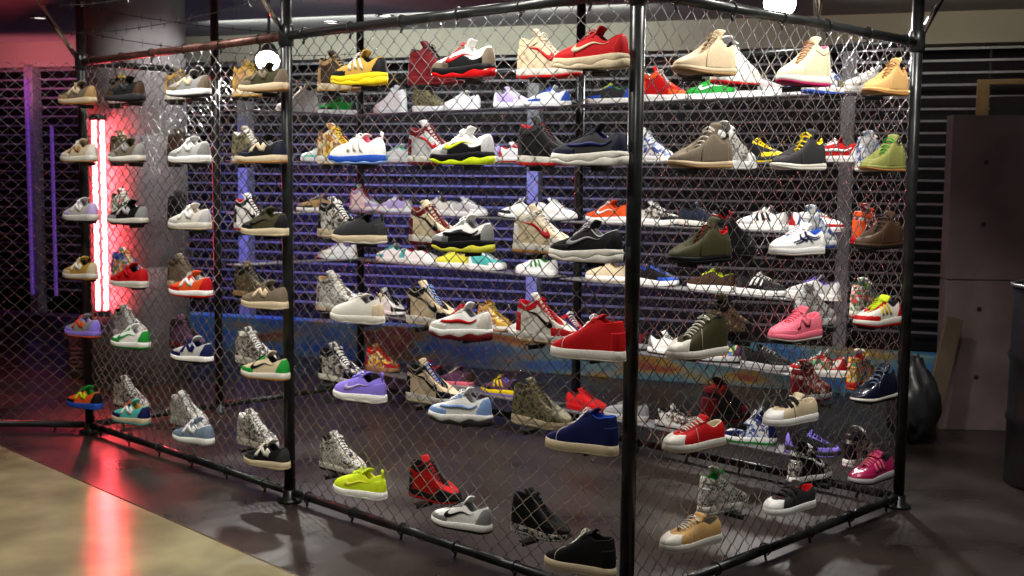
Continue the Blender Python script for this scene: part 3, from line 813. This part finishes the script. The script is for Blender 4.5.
RIGHT_IN = [
 ['high|white high top, red sole|W,OW,W,R,W,K,LG|-', 'high|white printed high top|SN,W,W,W,W,K,W|-', 'high|black high top with red straps|K,DG,K,K,R,R,DG|-',
  'high|black bronze printed high top|DB,K,K,K,K,K,DG|-', 'high|black and dark red high top|K,DR,K,DR,K,R,DR|-', 'high|white snakeskin high top|SN,SN,OW,OW,GR,GR,W|-'],
 ['high|blue brown camouflage high top|BP,CA,W,B,OW,BR,W|-', None, 'high|blue and white printed high top|BP,BP,W,B,B,W,W|-',
  'high|grey white printed high top|SN,LG,W,LG,W,G,W|-', 'high|dark red floral high top|FR,DR,LG,DR,K,K,W|-', 'high|black and white high top|K,NW,W,K,W,K,W|sw'],
 [None, 'high|white and blue printed high top|BP,BP,OW,W,W,W,W|-', 'high|red floral high top|FR,O,R,R,O,K,O|-',
  'high|white and red printed high top|MU,FL,OW,R,W,GR,W|-', 'high|yellow and red floral high top|MU,YF,R,O,Y,R,Y|-', 'high|black and white printed high top|NW,K,W,W,W,K,W|-'],
]
LU = [4.195, 3.605, 2.91, 2.225, 1.478, .808, .132]
RU = [.272, .958, 1.66]
ZR = [2.035, 1.692, 1.342, .985, .635, .195]
brL = []; brR = []
OFF = .1
rnd = random.Random(8)
for i, u in enumerate(LU):
    for r in range(6):
        z = ZR[r] - (.03 if r == 5 and u < .5 else .012 * (1 - u / 4.3))
        uu = u + rnd.uniform(-.012, .012)
        P = C0 + da * uu - db * OFF + Vector((0, 0, z))
        shoe(LEFT_OUT[i][r], 'outside the left fence, %s column from left, %s' % (ORD[i], ROW[r]), P, math.radians(147 + rnd.uniform(-3, 3)), 'sneakers shown outside the long left fence', 1.03)
        if LEFT_IN[i]:
            ui = uu + .4
            P = C0 + da * ui + db * (OFF + .005) + Vector((0, 0, z))
            shoe(LEFT_IN[i][r], 'inside the left fence, %s column from left, %s' % (ORD[i], ROW[r]), P, math.radians(325 + rnd.uniform(-3, 3)), 'sneakers shown inside the long left fence')
            brL.append((ui, -.13, 0.0, z))
        brL.append((uu, 0.0, .125, z))
for i, u in enumerate(RU):
    for r in range(6):
        z = ZR[r] - .018 + (.06 if r == 5 else 0)
        uu = u + rnd.uniform(-.012, .012)
        P = C0 + db * uu - da * OFF + Vector((0, 0, z))
        shoe(RIGHT_OUT[i][r], 'outside the right fence, %s column from corner, %s' % (ORD[i], ROW[r]), P, math.radians(216 + rnd.uniform(-3, 3)), 'sneakers shown outside the short right fence', 1.03)
        brR.append((uu, -.125, 0.0, z))
        if RIGHT_IN[i][r]:
            ui = min(uu + .5, LB - .19)
            P = C0 + db * ui + da * (OFF + .005) + Vector((0, 0, z))
            shoe(RIGHT_IN[i][r], 'inside the right fence, %s column from corner, %s' % (ORD[i], ROW[r]), P, math.radians(43 + rnd.uniform(-3, 3)), 'sneakers shown inside the short right fence')
            brR.append((ui, 0.0, .13, z))
# shelves along the back fence: (row, photo order) -> distance along the fence, look, toe direction
BZ = [2.06, 1.72, 1.365, 1.02, .63, .215]
BACK = [
 [(3.84, 'high|bright white high top|W,W,W,W,W,W,OW|-', 0), (3.38, 'high|olive camouflage high top|CA,CA,W,W,OL,OL,OL|-', 1), (3.13, 'court|plain white low sneaker|W,W,W,W,W,W,W|-', 0),
  (2.59, 'run|lavender and white running shoe|LV,W,W,LG,W,G,W|-', 1), (2.35, 'court|royal blue and white sneaker|W,B,W,W,B,B,B|-', 0), (1.83, 'court|dark green and blue sneaker|DG,B,W,W,LM,GR,LM|-', 0),
  (1.39, 'high|orange high top|R,O,W,W,W,W,W|-', 1), (1.10, 'court|green low sneaker on white sole|GR,GR,W,W,GR,GR,W|sw', 0), (0.82, 'court|grey green low sneaker|G,LG,W,W,G,G,LG|-', 1), (0.51, 'court|blue and white low sneaker|LB,B,W,W,W,B,W|-', 0), (.17, 'court|plain white low sneaker|W,OW,W,W,W,LG,W|-', 0)],
 [(3.76, 'court|mint and white low sneaker|W,MT,W,W,MT,MT,MT|-', 0), (3.29, 'run|grey and red running shoe|LG,R,W,W,W,R,R|-', 1), (2.90, 'run|white and blue printed running shoe|BP,LV,W,W,W,B,B|-', 0), (2.58, 'court|red and white low sneaker|W,R,W,R,R,R,R|-', 1),
  (2.00, 'high|black and white high top|K,W,W,K,W,K,W|-', 0), (1.51, 'high|white and blue printed high top|BP,BP,W,W,W,LB,W|-', 1), (1.09, 'run|white printed running shoe|SN,W,W,W,W,W,W|-', 0), (0.82, 'run|black and yellow running shoe|K,Y,DG,Y,Y,K,Y|-', 1), (0.36, 'court|red and white court sneaker|R,W,W,W,W,R,W|bar', 0)],
 [(4.13, 'high|white, red and lavender high top|W,LV,W,LV,R,R,R|-', 1), (3.79, 'court|lavender and white low sneaker|LV,W,W,LV,W,LV,W|-', 0), (3.34, 'court|white low sneaker|OW,OW,W,W,OW,LG,OW|-', 0), (3.04, 'court|grey white low sneaker|LG,W,W,W,W,G,W|-', 1), (2.53, 'run|white and black running shoe|W,K,W,K,W,K,K|-', 0),
  (2.27, 'run|white running shoe|W,W,W,LG,W,W,R|-', 1), (1.83, 'run|orange running shoe on white sole|O,O,W,W,W,O,W|sw', 0), (1.46, 'run|black and white printed running shoe|NW,K,W,W,W,K,W|-', 1), (1.15, 'run|dark navy running shoe|DN,DG,OW,K,K,K,LG|-', 1), (0.74, 'court|white sneaker with grey stripes|W,LG,W,W,W,LG,DG|st', 0), (0.46, 'court|white and red low sneaker|W,R,W,W,W,W,R|-', 1)],
 [(3.82, 'court|teal and white low sneaker|W,TL,W,W,TL,TL,TL|-', 0), (3.50, 'court|white low sneaker with red tongue|W,W,W,W,R,R,R,R|-', 1), (3.17, 'court|pale yellow low sneaker|YG,YG,W,W,C,C,YG|-', 0), (2.85, 'run|pale teal running shoe|TL,W,W,W,W,TL,W|-', 1), (2.40, 'court|white sneaker with green stripes|W,W,W,W,W,GR,GR|st', 0),
  (1.82, 'court|tan low sneaker|C,C,W,C,C,T,C|-', 0), (1.46, 'run|black and blue running shoe|K,B,W,W,K,B,LB|-', 1), (1.06, 'court|brown low sneaker with lime lining|BR,BR,W,W,LM,LM,BR|-', 0), (0.73, 'court|black sneaker with white stripes|K,DG,W,W,W,K,W|st', 1), (0.49, 'court|white and purple sneaker|LG,W,W,W,P,P,P|-', 0)],
 [(3.84, 'high|white and black high top|W,K,W,K,K,K,K|-', 1), (3.49, 'run|pink and black running shoe|K,PK,W,PK,K,K,PK|-', 0), (2.75, 'high|gold floral high top|YF,GO,OW,GM,Y,T,Y|-', 1), (2.48, 'high|white high top|OW,OW,W,OW,W,OW,OW|-', 0), (2.09, 'high|navy and red high top|N,R,OW,R,W,N,W|-', 1),
  (1.59, 'run|dark red running shoe|DR,K,G,K,K,DR,DR|-', 0), (1.31, 'run|white, grey and black running shoe|W,G,W,K,K,K,K|-', 1), (0.86, 'run|dark multicoloured running shoe|MU,PL,LG,K,K,K,Y|-', 0), (0.61, 'court|black court sneaker on grey sole|K,DG,LG,LG,LG,K,LG|-', 1), (0.36, 'run|white and red printed running shoe|FL,R,W,W,W,R,R|-', 0)],
 [(3.93, 'high|red and tan patterned high top|YF,R,T,GM,R,R,Y|-', 1), (3.44, 'run|yellow and red running shoe|R,K,YG,Y,Y,R,Y|-', 0), (3.16, 'run|plum brown running shoe|PL,BR,PK,LG,OW,PL,PK|-', 0), (2.72, 'run|black and yellow striped running shoe|PL,K,Y,P,Y,P,Y|st', 0), (1.96, 'run|red running shoe pointing right|R,R,R,R,R,DR,DR|-', 1),
  (1.67, 'court|grey low sneaker|G,G,LG,C,G,DG,LG|-', 0), (1.28, 'run|black and white mottled running shoe|NW,K,LG,K,K,K,LG|-', 1), (0.80, 'high|blue and white high top|BP,N,W,GR,W,N,W|-', 0), (0.42, 'run|black and purple running shoe|K,P,DG,P,P,K,P|-', 1)],
]
shB = [[], []]
for r in range(6):
    us = [b[0] for b in BACK[r]]
    for _ in range(200):                                   # neighbours on a shelf stand clear of each other
        for j in range(len(us) - 1):
            gap = us[j] - us[j + 1]
            if gap < .315: us[j] = min(us[j] + (.315 - gap) / 2, 4.0); us[j + 1] = max(us[j + 1] - (.315 - gap) / 2, .17 if r == 0 else .4)
    for j, (u, spec, fl) in enumerate(BACK[r]):
        u = us[j]
        P = Rp + da * u - db * .125 + Vector((0, 0, BZ[r]))
        a = 135.3 + (38 if not fl else -142) + rnd.uniform(-8, 8)
        a = (150 if not fl else -37) + rnd.uniform(-8, 8)
        shoe(spec, 'on the back fence shelf, %s from left, %s' % (ORD[j], ROW[r]), P, math.radians(a), 'sneakers on the back fence shelves')
    for h in range(2):
        shB[h].append((.05 if h or r == 0 else .38, LA / 2 - (.25 if h else .05), .04, .215, BZ[r]))
SIDE = [(1.52, 0, 'high|white high top|W,W,W,W,W,W,OW|-'), (1.86, 0, 'court|dark green low sneaker|GR,DG,W,W,GR,K,DG|-'), (1.72, 1, 'court|pale mint sneaker|W,MT,W,W,W,MT,MT|-'),
        (1.68, 2, 'court|tan and olive sneaker|T,OL,W,C,OW,OL,C|-'), (1.86, 3, 'run|white running shoe|W,OW,W,W,W,LG,LG|-')]
for u, r, spec in SIDE:
    P = Lp + db * u + da * -.1 + Vector((0, 0, BZ[r]))
    shoe(spec, 'on the far left fence shelf, %s' % ROW[r], P, math.radians(198), 'sneakers on the far left fence shelves')

# ------------------------------------------------------------------ fence panels
H = LA / 2
panel(C0, da, H, 'chain link panel of the left fence nearest the corner post', [b for b in brL if b[0] < H])
panel(C0 + da * H, da, H, 'chain link panel of the left fence at the neon end, red brown rail', [(max(b[0] - H, .075), b[1], b[2], b[3]) for b in brL if b[0] >= H], m_redbrown)
panel(C0, db, LB, 'chain link panel of the short right fence', brR)
panel(Rp, da, H, 'chain link panel of the back fence, right half', shelves=shB[0])
panel(Rp + da * H, da, H, 'chain link panel of the back fence, left half', shelves=shB[1])
panel(Lp, db, .93, 'chain link panel before the concrete column, between its two posts')
panel(Lp + db * .93, db, LB - .93, 'chain link panel right of the concrete column, with shelves', shelves=[(.05, LB - .93 - .05, -.19, -.028, BZ[r]) for r in range(4)])
panel(Lp, Vector((-1, .02, 0)).normalized(), 2.6, 'chain link panel running left from the neon end', toprail=False)
# barbed wire on the arms
def barbed(A, B, label, sag=.05):
    t = thing('barbed_wire', label, 'barbed wire', A, 0, 'barbed wire strands above the fence')
    D = B - A; n = 40
    f = lambda k: D * (k / n) + Vector((0, 0, -sag * 4 * (k / n) * (1 - k / n)))
    bm = bmesh.new()
    tube(bm, [f(k) for k in range(n + 1)], .0026, 5)
    bm_obj('strand', bm, m_steel, t, True)
    bm = bmesh.new(); L = D.length; m = int(L / .13)
    for k in range(1, m):
        p = f(n * k / m)
        for q_ in range(4):
            a = q_ * PI / 2 + k
            tube(bm, [p - D.normalized() * .004, p + Vector((math.cos(a) * .01, .012 * math.sin(k * 3), math.sin(a) * .024))], .0016, 4)
    bm_obj('barbs', bm, m_steel, t)
Mid = C0 + da * H
for k, f in enumerate((.45, .95)):
    h = ZT + .02 + .32 * f
    w = ('lower', 'upper')[k]
    barbed(Lp + outL * f + Vector((0, 0, h)), Mid + outL * f + Vector((0, 0, h)), '%s barbed wire strand above the neon half of the left fence' % w, .04 + .03 * k)
    barbed(Mid + outL * f + Vector((0, 0, h)), C0 + outL * f * .2 + Vector((0, 0, h)), '%s barbed wire strand above the left fence near the corner' % w, .04)
    barbed(Lp + Vector((0, .03, h + .02)), Fp + Vector((0, -.03, h + .05)), '%s barbed wire strand above the far left fence' % w, .06)
# bent struts above the right fence
for k, (dx, dz) in enumerate(((-.05, .5), (.06, .5))):
    bm = bmesh.new(); P = C0 + db * 1.22
    tube(bm, [(0, 0, 0), (dx, 0, dz)], .012, 10); 
    o = bm_obj('roof_strut', bm, m_chrome, None, True, (P.x, P.y, ZT + .02)); tag(o, 'thin chrome strut rising from the right rail, leaning %s' % ('left', 'right')[k], 'strut', 'struts above the right rail')

# ------------------------------------------------------------------ lamps
m_bulb = mat('lamp_glow', (1, 1, 1), .3, emit=(1, .98, .95), strength=45)
def track_lamp(label, loc, target, energy, r=.1, cone=70, drop=.0):
    loc = Vector(loc); d = (Vector(target) - loc).normalized()
    t = thing('spot_lamp', label, 'lamp', loc)
    rot = d.to_track_quat('Z', 'Y').to_euler()
    bm = bmesh.new(); lathe(bm, [(r * .55, -.2), (r * .6, -.19), (r * 1.05, -.01), (r * 1.1, .0), (r * 1.1, .02), (r * 1.0, .02), (r * .98, -.004)], 24, False)
    bm.faces.new([v for v in bm.verts][:24])
    o = bm_obj('housing', bm, m_dark, t, True); o.rotation_euler = rot
    bm = bmesh.new(); lathe(bm, [(.001, .018), (r * .5, .014), (r * .97, -.003), (r * .9, -.012), (.001, -.015)], 24)
    o = bm_obj('lens', bm, m_bulb, t, True); o.rotation_euler = rot
    bm = bmesh.new(); tube(bm, [-d * .15, -d * .15 + Vector((0, 0, CEIL - loc.z + d.z * .15))], .012, 8)
    bm_obj('stem', bm, m_dark, t)
    l = bpy.data.lights.new('lamp_light', 'SPOT'); l.energy = energy; l.spot_size = math.radians(cone); l.spot_blend = .6; l.color = (1, .96, .9); l.shadow_soft_size = r * .8
    lo = bpy.data.objects.new('lamp_light', l); COL.objects.link(lo); lo.parent = t; lo.location = d * .04
    lo.rotation_euler = d.to_track_quat('-Z', 'Y').to_euler()
track_lamp('glaring white spot lamp seen beside the middle post of the left fence', (-1.84, 9.0, 2.47), (-1.5, 6.2, .8), 260, .09)
track_lamp('glaring white spot lamp at the ceiling above the right fence', (1.97, 9.0, 2.93), (1.0, 5.2, .9), 380, .12)
def downlight(label, x, y):
    t = thing('downlight', label, 'lamp', (x, y, CEIL), 0, 'recessed ceiling downlights')
    bm = bmesh.new(); lathe(bm, [(.085, -.001), (.085, -.012), (.06, -.014), (.06, -.001)], 28, False); bm_obj('trim_ring', bm, m_chrome, t, True)
    bm = bmesh.new(); lathe(bm, [(.0595, -.002), (.05, -.009), (.001, -.011)], 28); bm_obj('diffuser', bm, mat('downlight_glow', (.9, .9, .9), .5, emit=(1, .9, .78), strength=1.6), t, True)
downlight('pale recessed downlight in the ceiling at the far left', -4.21, 10.72)
downlight('recessed downlight right of the middle post, the left one', -1.64, 10.88)
downlight('recessed downlight right of the middle post, the right one', -1.11, 10.37)
